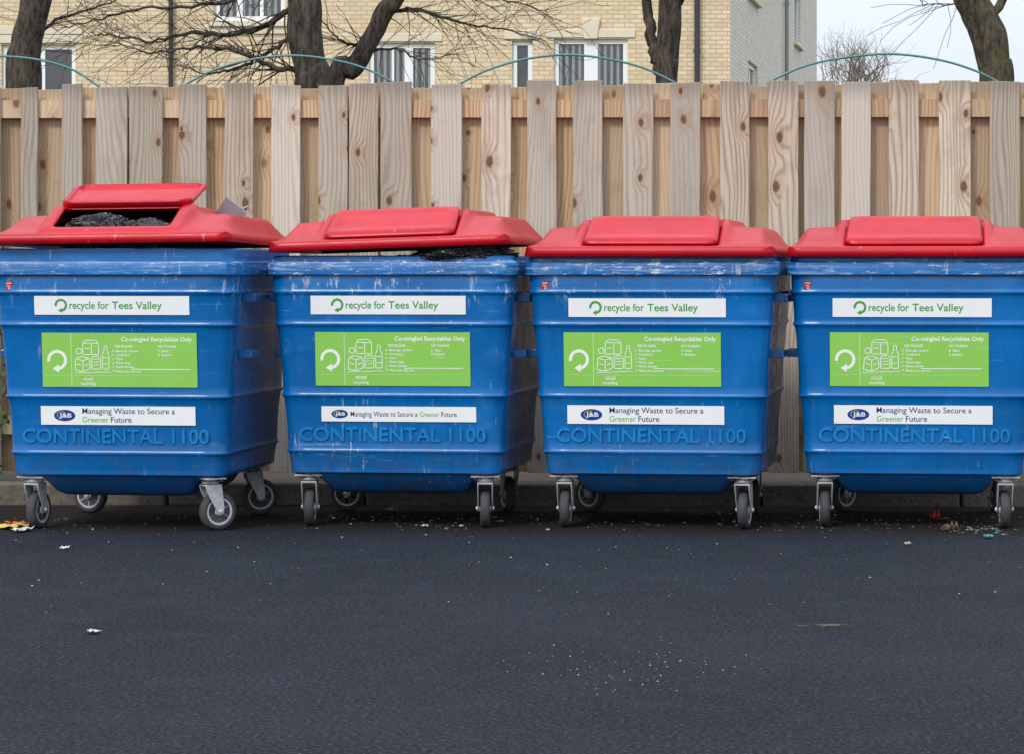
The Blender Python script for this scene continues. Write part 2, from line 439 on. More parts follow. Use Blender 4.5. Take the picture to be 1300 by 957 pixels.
def white_sticker(parent, cx, cz):
    st = plate('name_sticker', parent, cx, cz, .660, .078, mat_white)
    bm = bmesh.new()
    swoosh(bm, -.216, .001, .022, .0095, .0, 0)
    addtext(bm, 'recycle for', -.180, -.014, h=.031, w=.168, mi=0, bold=.012)
    addtext(bm, 'Tees Valley', .002, -.014, h=.031, w=.212, mi=0, bold=.012)
    meshobj('lettering', bm, [mat_dgreen], st, loc=(0, 0, .0012), recalc=False)
def green_sticker(parent, cx, cz):
    st = plate('instruction_sticker', parent, cx, cz, .660, .222, mat_green)
    bm = bmesh.new(); I = 0
    swoosh(bm, -.266, -.003, .036, .013, 0, I)
    w = .0034
    line(bm, [(-.205, .108), (-.205, -.105)], .0018, 0, I)
    line(bm, [(-.32, -.068), (-.215, -.068)], .0018, 0, 1)
    line(bm, [(-.195, -.068), (.290, -.068)], .0018, 0, 1)
    line(bm, [(.05, -.040), (.300, -.040)], .0030, 0, I)
    line(bm, [(.10, -.047), (.290, -.047)], .0016, 0, 1)
    def poly(p): line(bm, p+[p[0]], w, 0, I)
    poly([(-.155, .02), (-.155, .068), (-.143, .080), (-.100, .080), (-.088, .066), (-.088, .02)])
    line(bm, [(-.155, .068), (-.118, .068), (-.088, .066)], w, 0, I); line(bm, [(-.118, .068), (-.118, .02)], w, 0, I); line(bm, [(-.146, .045), (-.127, .045)], w, 0, I)
    poly([(-.190, -.045), (-.186, .004), (-.160, .012), (-.128, .004), (-.125, -.038), (-.155, -.052)])
    line(bm, [(-.186, .004), (-.156, -.006), (-.128, .004)], w, 0, I); line(bm, [(-.156, -.006), (-.155, -.052)], w, 0, I)
    line(bm, [(-.180, -.02), (-.165, -.024)], w, 0, I); line(bm, [(-.147, -.025), (-.133, -.020)], w, 0, I)
    poly([(-.118, -.040), (-.118, .010), (-.090, .014), (-.080, .008), (-.080, -.040)])
    for q in (.0, -.012, -.024): line(bm, [(-.112, q), (-.087, q+.002)], w*.8, 0, I)
    poly([(-.072, -.04), (-.072, .02), (-.064, .036), (-.064, .056), (-.052, .056), (-.052, .036), (-.044, .02), (-.044, -.04)])
    line(bm, [(-.072, .008), (-.044, .008)], w*.8, 0, I); line(bm, [(-.072, -.018), (-.044, -.018)], w*.8, 0, I)
    arc(bm, -.172, .034, .012, w, 0, 360, 0, I, 16)
    line(bm, [(-.192, -.057), (-.040, -.052)], w*.7, 0, I)
    addtext(bm, 'Co-mingled Recyclables Only', .010, .076, h=.0175, w=.300, mi=I, bold=.022)
    addtext(bm, 'YES PLEASE', -.022, .050, h=.0100, w=.080, mi=I, bold=.022)
    addtext(bm, 'NO THANKS', .165, .050, h=.0100, w=.078, mi=I, bold=.022)
    for k, s in enumerate(('Beverage cartons', 'Cardboard', 'Paper', 'Plastic bags', 'Plastic bottles', 'Metal cans and tins')):
        y = .031-k*.0165
        line(bm, [(-.030, y+.004), (-.0275, y), (-.022, y+.009)], .0020, 0, I)
        addtext(bm, s, -.014, y-(.002 if k > 4 else 0), h=.0096, mi=I, bold=.016)
    for k, s in enumerate(('Glass', 'Rubbish')):
        y = .031-k*.0165
        line(bm, [(.166, y), (.172, y+.008)], .0020, 0, I); line(bm, [(.166, y+.008), (.172, y)], .0020, 0, I)
        addtext(bm, s, .180, y, h=.0096, mi=I, bold=.016)
    addtext(bm, 'mixed', -.135, -.083, h=.0128, mi=I, bold=.012, align='CENTER')
    addtext(bm, 'recycling', -.135, -.102, h=.0128, mi=I, bold=.012, align='CENTER')
    meshobj('lettering', bm, [mat_ink, mat_ink2], st, loc=(0, 0, .0012), recalc=False)
def bottom_sticker(parent, cx, cz, one_line=False):
    st = plate('slogan_sticker', parent, cx, cz, .660, .064 if one_line else .078, mat_white)
    bm = bmesh.new()
    lx = -.252 if one_line else -.228
    k = .68 if one_line else .88
    disc(bm, lx, 0, .052*k, .027*k, 0, 2); arc(bm, lx-.010*k, .002, .026*k, .0022, 60, 260, .0004, 3, 20, .015*k)
    addtext(bm, 'J&B', lx-.026*k, -.009*k, h=.020*k, w=.060*k, mi=4, bold=.02, z=.0008)
    if one_line:
        addtext(bm, 'Managing Waste to Secure a', -.205, -.010, h=.0215, w=.285, mi=0, bold=.002)
        addtext(bm, 'Greener', .090, -.010, h=.0215, w=.083, mi=1, bold=.002)
        addtext(bm, 'Future', .182, -.010, h=.0215, w=.065, mi=0, bold=.002)
    else:
        addtext(bm, 'Managing Waste to Secure a', -.152, .008, h=.024, w=.395, mi=0, bold=.003)
        addtext(bm, 'Greener', -.152, -.028, h=.024, w=.112, mi=1, bold=.003)
        addtext(bm, 'Future', -.030, -.028, h=.024, w=.088, mi=0, bold=.003)
    meshobj('lettering', bm, [mat_navy, mat_lgreen, mat_logo, mat_yellow, mat_white], st, loc=(0, 0, .0012), recalc=False)

def build_bin(idx, wheel_px, Y, rz, label, lid_loc=(0, 0, 0), lid_rot=(0, 0, 0), hole=False, off=(0, 0, 0), angs=(0, 0, 0, 0), one=False, redst=True, top=1.150, dz=0, lsx=1.0):
    X = at(wheel_px, 668, Y-.30).x - .30*math.sin(rz)
    e = empty('recycling_bin', (X, Y, 0), rz)
    tag(e, label, 'bin', 'blue recycling bins lined up along the fence')
    b = meshobj('body', build_body(), mat_blue[idx], e); autosmooth(b, 50)
    b = meshobj('underside', build_belly(), mat_blue[idx], e); autosmooth(b, 50)
    r = meshobj('rim', build_rim(top), mat_rim[idx], e); autosmooth(r, 40)
    bm = bmesh.new()
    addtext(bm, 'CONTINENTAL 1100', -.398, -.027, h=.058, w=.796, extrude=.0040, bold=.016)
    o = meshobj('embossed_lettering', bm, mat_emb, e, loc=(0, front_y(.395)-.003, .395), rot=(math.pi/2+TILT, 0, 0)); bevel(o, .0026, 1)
    white_sticker(e, off[0], .926+dz); green_sticker(e, off[1], .712); bottom_sticker(e, off[2], .482, one)
    if redst:
        bm = bmesh.new(); box(bm, (0, 0, 0), (.032, .036, .001))
        line(bm, [(-.011, .010), (.009, .010)], .003, .0009, 1); line(bm, [(-.011, 0), (.005, 0)], .002, .0009, 1); arc(bm, 0, -.010, .005, .002, 0, 360, .0009, 1, 12)
        meshobj('small_red_sticker', bm, [mat_redst, mat_white], e, loc=(-.440, front_y(1.018)+.001, 1.018), rot=(math.pi/2+TILT, 0, 0))
    for sx in (-1, 1):
        for z, y in ((.965, -.25), (.73, -.25), (.965, .30)):
            hw = prof(z)[0]
            bm = bmesh.new()
            box(bm, (sx*.025, 0, 0), (.055, .014, .034)); box(bm, (sx*.025, .10, 0), (.055, .014, .034)); box(bm, (sx*.050, .05, 0), (.014, .12, .030))
            o = meshobj('side_handle', bm, mat_blue[idx], e, loc=(sx*(hw-.002), y, z)); bevel(o, .003, 2)
    for sx in (-1, 1):
        bm = bmesh.new()
        lathe(bm, [(sx*.47, .022), (sx*.560, .022), (sx*.565, .018)], 'X', 16, (0, .03, 1.085))
        o = meshobj('lifting_trunnion', bm, mat_blue[idx], e); autosmooth(o)
    castor(e, -.378, -.300, angs[0]); castor(e, .378, -.300, angs[1]); castor(e, -.355, .42, angs[2]); castor(e, .355, .42, angs[3])
    lid = meshobj('lid', build_lid(hole), mat_red[idx], e, loc=(lid_loc[0], lid_loc[1], 1.141+lid_loc[2]), rot=lid_rot, recalc=True)
    lid.scale = (lsx, 1, 1)
    autosmooth(lid, 60)
    s = lid.modifiers.new('thick', 'SOLIDIFY'); s.thickness = .006; s.offset = -1
    bm, hy, hz = build_flap()
    fl = meshobj('flap', bm, mat_red[idx], lid, loc=(0, hy, hz+(.0 if not hole else .016)), rot=(-rad(186) if hole else 0, 0, 0))
    autosmooth(fl, 60)
    s = fl.modifiers.new('thick', 'SOLIDIFY'); s.thickness = .010 if not hole else .022; s.offset = -1
    for hx in (-.20, .20):
        bm = bmesh.new(); lathe(bm, [(-.03, .009), (.03, .009)], 'X', 12, (hx, hy+.006, hz+.002))
        o = meshobj('hinge', bm, mat_red[idx], lid); autosmooth(o)
    return e, lid

YB = .30
B1, L1 = build_bin(0, 155, YB-.14, rad(-5.0), 'blue recycling bin, red lid propped, flap open on black bags',
                   lid_loc=(-.012, 0, .047), lid_rot=(rad(-1.0), rad(-.6), 0), hole=True, off=(-.002, .026, .014), angs=(rad(-8), rad(-48), rad(80), rad(-60)), top=1.172, dz=.010, lsx=.98)
B2, L2 = build_bin(1, 504, YB, rad(-5.0), 'scuffed blue recycling bin, red lid tilted by black bag',
                   lid_loc=(-.006, 0, .035), lid_rot=(0, rad(-1.9), rad(.2)), off=(-.010, .006, .028), angs=(rad(8), rad(10), rad(95), rad(25)), one=True, redst=False, top=1.143, dz=.010, lsx=.968)
B3, L3 = build_bin(2, 830, YB-.04, rad(-5.6), 'blue recycling bin, closed red lid, white scrapes on rim',
                   off=(-.012, -.034, -.022), angs=(rad(3), rad(-5), rad(60), rad(10)), lsx=.992)
B4, L4 = build_bin(3, 1161, YB, rad(-5.0), 'clean blue recycling bin with closed red lid near litter',
                   off=(-.008, -.020, -.004), angs=(rad(6), rad(4), rad(-40), rad(15)))

# ---------------------------------------------------------------- bin bags
def bag(loc, sc, seed, label, sub=6):
    bm = bmesh.new(); bmesh.ops.create_icosphere(bm, subdivisions=sub, radius=1)
    for v in bm.verts:
        p = v.co.normalized()
        q = p+Vector((noise.noise(p*2+Vector((seed, 2, 0))), noise.noise(p*2+Vector((0, seed, 5))), noise.noise(p*2+Vector((4, 0, seed)))))*.5
        n1 = noise.noise(p*1.6+Vector((seed, 0, 0)))*.25
        n2 = (1-abs(noise.noise(q*3+Vector((0, seed, 0))))*2.2)*.13
        n3 = (1-abs(noise.noise(q*7+Vector((seed, seed, 0))))*2.2)*.08
        n4 = (1-abs(noise.noise(q*15+Vector((seed, 0, seed))))*2.2)*.03
        v.co = p*(.80+n1+n2+n3+n4); v.co = Vector((v.co.x*sc[0], v.co.y*sc[1], v.co.z*sc[2]))
    o = meshobj('bin_bag', bm, mat_bag, smooth=True, loc=loc); tag(o, label, 'rubbish bag'); return o
def binpt(b, p):
    return Matrix.Translation(b.location) @ Matrix.Rotation(b.rotation_euler.z, 4, 'Z') @ Vector(p)
bag(binpt(B1, (-.11, -.28, 1.232)), (.165, .11, .086), 3.1, 'shiny black rubbish bag bulging in the open bin flap')
bag(binpt(B1, (.12, -.29, 1.215)), (.165, .11, .082), 8.4, 'dark crumpled rubbish bag stuffed inside the open bin')
bag(binpt(B1, (.0, .15, 1.10)), (.40, .25, .13), 5.7, 'black rubbish bag lying under the propped lid', 5)
bag(binpt(B2, (.30, -.345, 1.152)), (.21, .125, .050), 1.7, 'black rubbish bag squeezed between rim and tilted lid')
bag(binpt(B2, (-.02, -.1, 1.06)), (.36, .22, .09), 2.9, 'black rubbish bag filling the bin under its lid', 5)
bm = bmesh.new()
box(bm, (0, 0, 0), (.11, .008, .10), mat=Matrix.Rotation(rad(38), 4, 'Y')); box(bm, (.03, .03, .0), (.008, .07, .10), mat=Matrix.Rotation(rad(38), 4, 'Y'))
o = meshobj('cardboard_piece', bm, mat_card, loc=binpt(B1, (.372, .02, 1.325)), rot=(rad(12), 0, rad(-15))); tag(o, 'grey folded piece of card lying on the red bin lid', 'cardboard')

# ---------------------------------------------------------------- ground
def ground_mat():
    m = M('tarmac', .9, .18); v = m.coord()
    sep = m.n('ShaderNodeSeparateXYZ'); m.l(v, sep.inputs[0]); Yy = sep.outputs['Y']
    big = m.noise(v, .7, 6, .65); mid = m.noise(v, 5, 5, .65); fine = m.noise(v, 130, 3, .7); grit = m.noise(v, 75, 3, .75)
    c = m.mix(m.step(big, .3, .7), (.0065, .0095, .0165), (.0145, .0185, .0275))
    c = m.mix(m.math('MULTIPLY', m.step(mid, .45, .7), .5), c, (.022, .027, .037))
    c = m.mix(m.math('MULTIPLY', m.step(grit, .50, .68), .8), c, (.062, .070, .088))
    c = m.mix(m.step(grit, .48, .36), c, (.0025, .003, .0055))
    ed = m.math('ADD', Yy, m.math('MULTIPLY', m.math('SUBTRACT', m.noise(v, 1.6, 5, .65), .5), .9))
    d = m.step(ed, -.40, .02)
    dirt_shade = m.mix(m.noise(v, 45, 5, .7), (.003, .0025, .0022), (.028, .021, .018))  # brown dirt, its colour darkened to paint deeper shade under the bins
    c = m.mix(m.math('MULTIPLY', d, .92), c, dirt_shade)
    def flecks(c, scale, r, thr, colr, amt=1.0, mask=None):
        vo = m.n('ShaderNodeTexVoronoi'); vo.inputs['Scale'].default_value = scale; m.l(v, vo.inputs['Vector'])
        sp = m.n('ShaderNodeSeparateColor'); m.l(vo.outputs['Color'], sp.inputs[0])
        f = m.math('MULTIPLY', m.step(vo.outputs['Distance'], r, r*.6), m.step(sp.outputs[0], thr, thr+.01))
        f = m.math('MULTIPLY', f, m.step(m.noise(v, 1.3, 3), .42, .6))
        if mask is not None: f = m.math('MULTIPLY', f, mask)
        return m.mix(m.math('MULTIPLY', f, amt), c, colr)
    c = flecks(c, 30, .12, .84, (.14, .14, .14), .7)
    c = flecks(c, 14, .055, .80, (.26, .26, .25), .7)
    c = flecks(c, 17, .15, .84, (.16, .13, .10), .7, d)
    m.col(c)
    m.bump(m.math('ADD', m.math('MULTIPLY', grit, 1.0), m.math('MULTIPLY', fine, .6)), 1.0, .008)
    return m.m
def soil_mat():
    m = M('soil', .95); v = m.coord()
    c = m.mix(m.noise(v, 14, 6, .7), (.045, .032, .022), (.13, .10, .075)); m.col(c); m.bump(m.noise(v, 40, 5, .7), 1, .02); return m.m
def grass_mat():
    m = M('lawn', .95); v = m.coord()
    c = m.mix(m.noise(v, 3, 6, .7), (.035, .06, .018), (.08, .11, .035)); m.col(c); m.bump(m.noise(v, 60, 5, .7), 1, .03); return m.m
def sheet(name, x0, y0, x1, y1, z, mat):
    bm = bmesh.new(); bm.faces.new([bm.verts.new(p) for p in ((x0, y0, z), (x1, y0, z), (x1, y1, z), (x0, y1, z))])
    o = meshobj(name, bm, mat); o['kind'] = 'structure'; return o
sheet('ground', -600, -600, 600, 600, -.004, grass_mat())
sheet('road', -40, -30, 40, 1.02, 0.0, ground_mat())
sheet('flower_bed', -40, 1.10, 40, 2.2, .085, soil_mat())
km = M('kerb_concrete', .9); v = km.coord(rand=3)
kc = km.mix(km.noise(v, 9, 6, .7), (.075, .060, .050), (.19, .16, .135)); kc = km.mix(km.step(km.noise(v, 30, 5, .7), .5, .72), kc, (.05, .045, .035))
kc = km.mix(km.math('MULTIPLY', km.step(km.noise(v, 5, 4), .52, .68), .4), kc, (.07, .09, .035))
km.col(kc); km.bump(km.noise(v, 40, 4), .6, .01)
bm = bmesh.new(); x = -9.0
while x < 9:
    vs = box(bm, (x+.455, 1.05+rnd(-.004, .004), .05+rnd(-.004, .003)), (.903, .125, .11)); x += .915
o = meshobj('kerb', bm, km.m); o['kind'] = 'structure'; bevel(o, .012, 3)

mats_g = [simple('grit_pale', (.24, .225, .20), .9, sc=5), simple('grit_brown', (.10, .06, .032), .9), simple('grit_dark', (.02, .019, .018), .9), simple('grit_teal', (.06, .22, .22), .5), simple('grit_white', (.52, .52, .51), .6)]
bm = bmesh.new()
clumps = [(rnd(-3, 3), rnd(-.15, .6)) for _ in range(26)]
for k in range(1250):
    if k % 3: cxx, cyy = random.choice(clumps); X = random.gauss(cxx, .16); Yy = random.gauss(cyy, .10)
    else: X = rnd(-3.2, 3.2); Yy = random.gauss(.12, .33)
    if Yy > .97: Yy = rnd(.6, .97)
    if k % 7 == 0: X = rnd(-3.2, 3.2); Yy = rnd(-2.8, .1)
    s = rnd(.0025, .0075)*(1.6 if k % 17 == 0 else 1)
    mi = random.choices(range(5), (1.8, 5, 4, .15, .3))[0]
    if k % 7 == 0: mi = random.choice((0, 2, 4, 0)); s *= .55
    r = bmesh.ops.create_icosphere(bm, subdivisions=1, radius=s)
    T = Matrix.Translation((X, Yy, s*.3)) @ Matrix.Rotation(rnd(0, 6), 4, 'Z') @ Matrix.Diagonal((rnd(.7, 1.8), rnd(.6, 1.2), rnd(.25, .6), 1))
    bmesh.ops.transform(bm, matrix=T, verts=r['verts'])
    for f in set(f for v in r['verts'] for f in v.link_faces): f.material_index = mi
for k in range(90):
    X = random.gauss(at(790, 832, -3.85).x, .18); Yy = random.gauss(-3.85, .24)
    r = bmesh.ops.create_icosphere(bm, subdivisions=1, radius=rnd(.0007, .0022))
    bmesh.ops.transform(bm, matrix=Matrix.Translation((X, Yy, .001)), verts=r['verts'])
    for f in set(f for v in r['verts'] for f in v.link_faces): f.material_index = 4 if k % 2 else 0
for k in range(70):
    X = random.gauss(at(1255, 676, 0).x, .11); Yy = random.gauss(-.08, .10)
    r = bmesh.ops.create_icosphere(bm, subdivisions=1, radius=rnd(.003, .009))
    bmesh.ops.transform(bm, matrix=Matrix.Translation((X, Yy, .003)) @ Matrix.Diagonal((1.4, 1, .4, 1)), verts=r['verts'])
    mi = random.choice((3, 3, 1, 0, 2))
    for f in set(f for v in r['verts'] for f in v.link_faces): f.material_index = mi
o = meshobj('grit', bm, mats_g); o['kind'] = 'stuff'; o['label'] = 'scattered grit, leaf crumbs and glass fragments on tarmac'

def ground_pt(x, y):
    d = CZ*FOC/(y-345)
    fx, fy = -math.sin(YAW), math.cos(YAW); rx, ry = math.cos(YAW), math.sin(YAW); dx = (x-PPX)/FOC
    return Vector((CX+(fx+rx*dx)*d, CY+(fy+ry*dx)*d, 0))
def scrap(name, x, y, w, h, c, label, cat, seed, crump=.02, z=.008):
    bm = bmesh.new(); bmesh.ops.create_grid(bm, x_segments=9, y_segments=9, size=.5)
    for v in bm.verts:
        n = noise.noise(Vector((v.co.x*3+seed, v.co.y*3, seed)))
        n2 = noise.noise(Vector((v.co.x*3, v.co.y*3+seed*2, -seed)))
        v.co = Vector((v.co.x*w*(1+.5*n2), v.co.y*h*(1+.4*n), z+abs(n)*crump*1.8))
    p = ground_pt(x, y)
    o = meshobj(name, bm, simple('litter_'+name+str(seed), c, .6), smooth=False, loc=p, rot=(0, 0, seed)); tag(o, label, cat)
    return o
scrap('paper_scrap', 82, 698, .040, .02, (.6, .6, .58), 'small white scrap of paper lying on the tarmac', 'litter', 1.2, .010)
scrap('paper_scrap', 118, 804, .040, .035, (.50, .48, .44), 'torn off-white paper bit on open tarmac', 'litter', 2.4, .005)
scrap('paper_scrap', 903, 637, .06, .10, (.55, .57, .62), 'crumpled white paper by the kerb between bins', 'litter', 3.3, .07)
scrap('paper_scrap', 498, 650, .05, .03, (.36, .27, .20), 'brown scrap of card under the bin', 'litter', 4.1)
scrap('plastic_wrapper', 1186, 660, .045, .035, (.5, .02, .02), 'crumpled red sweet wrapper on the ground', 'litter', 5.0, .03)
scrap('plastic_wrapper', 14, 670, .11, .14, (.6, .45, .05), 'yellow crumpled food wrapper beside the castor', 'litter', 6.1, .010)
scrap('plastic_wrapper', 24, 666, .08, .08, (.5, .10, .05), 'orange red wrapper scrap beside the castor', 'litter', 6.9, .010)
scrap('plastic_wrapper', 30, 674, .12, .05, (.60, .61, .58), 'white plastic wrapper edge beside the bin wheel', 'litter', 7.7, .010)
scrap('plastic_wrapper', 1255, 683, .05, .035, (.04, .22, .22), 'teal plastic scrap near the end bin', 'litter', 8.2, .01)
scrap('paper_scrap', 1204, 674, .06, .05, (.14, .10, .06), 'brown leaf like scrap near the end bin', 'litter', 9.0, .03)
scrap('paper_scrap', 1050, 797, .16, .006, (.12, .09, .06), 'thin dry straw lying on tarmac', 'litter', .05, .004)
scrap('paper_scrap', 1152, 693, .035, .025, (.36, .34, .30), 'pale scrap of paper on tarmac', 'litter', 10.4, .01)
scrap('paper_scrap', 540, 670, .025, .025, (.5, .5, .48), 'tiny pale scrap of paper on tarmac', 'litter', 11.4, .01)

# ---------------------------------------------------------------- fence
def tc_z(m, tc):
    s = m.n('ShaderNodeSeparateXYZ'); m.l(tc.outputs['Object'], s.inputs[0]); return s.outputs['Z']
def wood_mat(name, a, b, dark, grey, knotc):
    m = M(name, .88, .2)
    at_ = m.n('ShaderNodeAttribute'); at_.attribute_name = 'plank'
    sc = m.n('ShaderNodeSeparateColor'); m.l(at_.outputs['Color'], sc.inputs[0])
    tc = m.n('ShaderNodeTexCoord')
    off = m.n('ShaderNodeVectorMath', operation='SCALE'); m.l(at_.outputs['Color'], off.inputs[0]); off.inputs['Scale'].default_value = 37
    ad = m.n('ShaderNodeVectorMath', operation='ADD'); m.l(tc.outputs['Object'], ad.inputs[0]); m.l(off.outputs[0], ad.inputs[1])
    P = ad.outputs[0]
    vo = m.n('ShaderNodeTexVoronoi'); vo.voronoi_dimensions = '2D'; vo.inputs['Scale'].default_value = 1.0
    sepP = m.n('ShaderNodeSeparateXYZ'); m.l(P, sepP.inputs[0])
    cb = m.n('ShaderNodeCombineXYZ'); m.l(m.math('MULTIPLY', sepP.outputs['X'], 7.0), cb.inputs[0]); m.l(m.math('MULTIPLY', sepP.outputs['Z'], 4.2), cb.inputs[1])
    m.l(cb.outputs[0], vo.inputs['Vector'])
    s2 = m.n('ShaderNodeSeparateColor'); m.l(vo.outputs['Color'], s2.inputs[0])
    has = m.step(s2.outputs[0], .62, .64)
    dist = m.math('ADD', vo.outputs['Distance'], m.math('MULTIPLY', m.math('SUBTRACT', m.noise(P, 60, 2), .5), .05))
    ksz = m.math('ADD', .55, m.math('MULTIPLY', s2.outputs[1], .7))
    dist = m.math('DIVIDE', dist, ksz)
    knot = m.math('MULTIPLY', m.step(dist, .13, .06), has)
    halo = m.math('MULTIPLY', m.step(dist, .42, .06), has)
    mg = m.n('ShaderNodeMapping'); mg.inputs['Scale'].default_value = (110, 110, 1.3); m.l(P, mg.inputs['Vector'])
    g1 = m.noise(mg.outputs[0], 1, 5, .75, .3)
    mg2 = m.n('ShaderNodeMapping'); mg2.inputs['Scale'].default_value = (1, 1, .20); m.l(P, mg2.inputs['Vector'])
    ph = m.math('ADD', m.math('MULTIPLY', sepP.outputs['X'], 300), m.math('MULTIPLY', m.noise(mg2.outputs[0], 2.8, 2, .5, .4), 80))
    ph = m.math('ADD', ph, m.math('MULTIPLY', halo, 9))
    rings = m.math('POWER', m.math('ADD', m.math('MULTIPLY', m.math('SINE', ph), .5), .5), 2.0)
    gr = m.math('ADD', m.math('MULTIPLY', rings, .28), m.math('MULTIPLY', g1, .84))
    c = m.mix(m.step(gr, .72, .34), a, b)
    c = m.mix(m.math('MULTIPLY', m.step(gr, .57, .85), .55), c, dark)
    c = m.mix(m.math('MULTIPLY', sc.outputs[0], .7), c, grey)
    c = m.mix(1.0, c, m.mix(sc.outputs[1], (.68, .67, .65), (1.08, 1.07, 1.04)), 'MULTIPLY')
    st = m.step(m.noise(mg2.outputs[0], 6, 5, .65), .48, .70)
    c = m.mix(m.math('MULTIPLY', st, .42), c, tuple(x*.55 for x in a))
    blot = m.step(m.noise(P, 5, 6, .7), .54, .72)
    c = m.mix(m.math('MULTIPLY', blot, .30), c, (.24, .20, .165))
    ed = m.math('MULTIPLY', m.step(m.math('ADD', tc_z(m, tc), m.math('MULTIPLY', g1, .10)), 1.91, 2.02), .45)
    c = m.mix(ed, c, (.15, .13, .11))
    c = m.mix(m.math('MULTIPLY', halo, .40), c, (.36, .20, .10))
    c = m.mix(m.math('MULTIPLY', knot, .85), c, knotc)
    m.col(c); m.bump(m.math('ADD', gr, m.math('MULTIPLY', knot, -1)), .6, .003)
    return m.m
wood_f = wood_mat('weathered_wood', (.44, .355, .27), (.66, .575, .47), (.26, .20, .145), (.57, .535, .485), (.10, .055, .032))
wood_b = wood_mat('warm_wood', (.52, .34, .19), (.72, .52, .325), (.34, .20, .11), (.60, .49, .37), (.15, .075, .04))
YF = 1.30
fence = empty('fence', (0, YF, 0)); tag(fence, 'tall weathered timber fence of overlapping vertical boards', 'fence')
FX = [26, 78, 120, 163, 228, 284, 343, 404, 442, 483, 546, 610, 670, 728, 790, 850, 914, 976, 1020, 1067, 1129, 1193, 1256]
FW = [21, 26, 40, 42, 35, 36, 37, 37, 37, 39, 39, 37, 37, 37, 38, 38, 37, 38, 39, 37, 38, 40, 38]
spans = []
for x, w in zip(FX, FW):
    a = at(x, 200, YF).x; b = at(x+w, 200, YF).x; spans.append((a, b))
x = spans[0][0]-.235
while x > -5: spans.append((x, x+.14)); x -= .235
x = spans[22][1]+.10
while x < 5: spans.append((x, x+.14)); x += .235
spans.sort()
def planks(bm, lay, a, b, y, th, z0, z1, lean):
    """one sawn board with slightly wavering edges"""
    N = 9; w0 = [rnd(-.0016, .0016) for _ in range(N+1)]; w1 = [rnd(-.0016, .0016) for _ in range(N+1)]
    t = (random.random(), random.random(), random.random(), 1)
    rings = []
    if z1-z0 < b-a:   # horizontal rail
        vs = box(bm, ((a+b)/2, y+th/2, (z0+z1)/2), (b-a, th, z1-z0)); fs = set(f for v in vs for f in v.link_faces)
    else:
        n0 = len(bm.faces); s0 = rnd(-.003, .003)
        for k in range(N+1):
            z = z0+(z1-z0)*k/N; lx = lean*k/N
            dz0, dz1 = (s0, -s0) if k == N else (0, 0)
            rings.append([(a+lx+w0[k], y, z+dz0), (b+lx+w1[k], y, z+dz1), (b+lx+w1[k], y+th, z+dz1), (a+lx+w0[k], y+th, z+dz0)])
        loft(bm, rings); bm.faces.ensure_lookup_table(); fs = bm.faces[n0:]
    for f in fs:
        for lp in f.loops: lp[lay] = t
bm = bmesh.new(); lay = bm.loops.layers.float_color.new('plank')
for a, b in spans: planks(bm, lay, a, b, rnd(-.003, .003), .018, .13, 1.972+.010*(a+b)/4+rnd(-.012, .010), rnd(-.006, .006))
o = meshobj('front_boards', bm, wood_f, fence); bevel(o, .002, 1)
bm = bmesh.new(); lay = bm.loops.layers.float_color.new('plank')
for (a, b), (c, d) in zip(spans, spans[1:]):
    g = c-b; m_ = (b+c)/2; zt = 1.962+.010*m_/2
    if g > .16: planks(bm, lay, b-.02, m_-.004, .063, .018, .13, zt+rnd(-.01, .01), 0); planks(bm, lay, m_+.004, c+.02, .063, .018, .13, zt+rnd(-.01, .01), 0)
    elif g > .045: planks(bm, lay, m_-max(.068, g/2+.012), m_+max(.068, g/2+.012)-.004, .063+rnd(0, .003), .018, .13, zt+rnd(-.012, .008), rnd(-.004, .004))
    else: planks(bm, lay, m_-.04, m_+.04, .063+rnd(0, .003), .018, .13, zt+rnd(-.012, .008), 0)
o = meshobj('rear_boards', bm, wood_b, fence); bevel(o, .002, 1)
for z in (1.848, 1.02, .35):
    bm = bmesh.new(); lay = bm.loops.layers.float_color.new('plank')
    x = -5.2
    while x < 5: planks(bm, lay, x, x+1.795, .0215, .040, z-.042, z+.042, 0); x += 1.8
    o = meshobj('rail', bm, wood_b, fence)
for k, x in enumerate((-4.6, -2.8, -1.0, .8, 2.6, 4.4)):
    bm = bmesh.new(); lay = bm.loops.layers.float_color.new('plank'); planks(bm, lay, x-.05, x+.05, .087, .10, -.02, 1.90, 0)
    meshobj('post', bm, wood_b, fence)

# ---------------------------------------------------------------- teal hoops behind the fence
mat_teal = simple('teal_paint', (.07, .20, .21), .45, var=.3, sc=30)
def hoop(pts, Y):
    P = [at(x, y, Y) for x, y in pts]
    out = []
    for i in range(len(P)-1):
        p0 = P[max(0, i-1)]; p1 = P[i]; p2 = P[i+1]; p3 = P[min(len(P)-1, i+2)]
        for k in range(8):
            t = k/8
            out.append(.5*((2*p1)+(-p0+p2)*t+(2*p0-5*p1+4*p2-p3)*t*t+(-p0+3*p1-3*p2+p3)*t**3))
    out.append(P[-1])
    a = out[0].copy(); b = out[-1].copy()
    out = [Vector((a.x-.05, Y, 0))]+out+[Vector((b.x+.05, Y, 0))]
    bm = bmesh.new(); tube(bm, out, [.0058]*len(out), 8)
    base = out[0].copy()
    bmesh.ops.translate(bm, verts=bm.verts[:], vec=-base)
    o = meshobj('metal_hoop', bm, mat_teal, smooth=True, loc=base); tag(o, 'thin teal painted metal hoop arching above the timber fence', 'metal hoop', 'teal hoops behind the fence')
hoop([(-210, 118), (-150, 92), (-80, 78), (-20, 72), (40, 75), (90, 88), (128, 112)], 2.0)
hoop([(228, 112), (270, 90), (320, 76), (370, 71), (420, 76), (465, 88), (512, 112)], 2.0)
hoop([(575, 112), (615, 91), (665, 76), (720, 70), (775, 76), (820, 88), (862, 108)], 2.0)
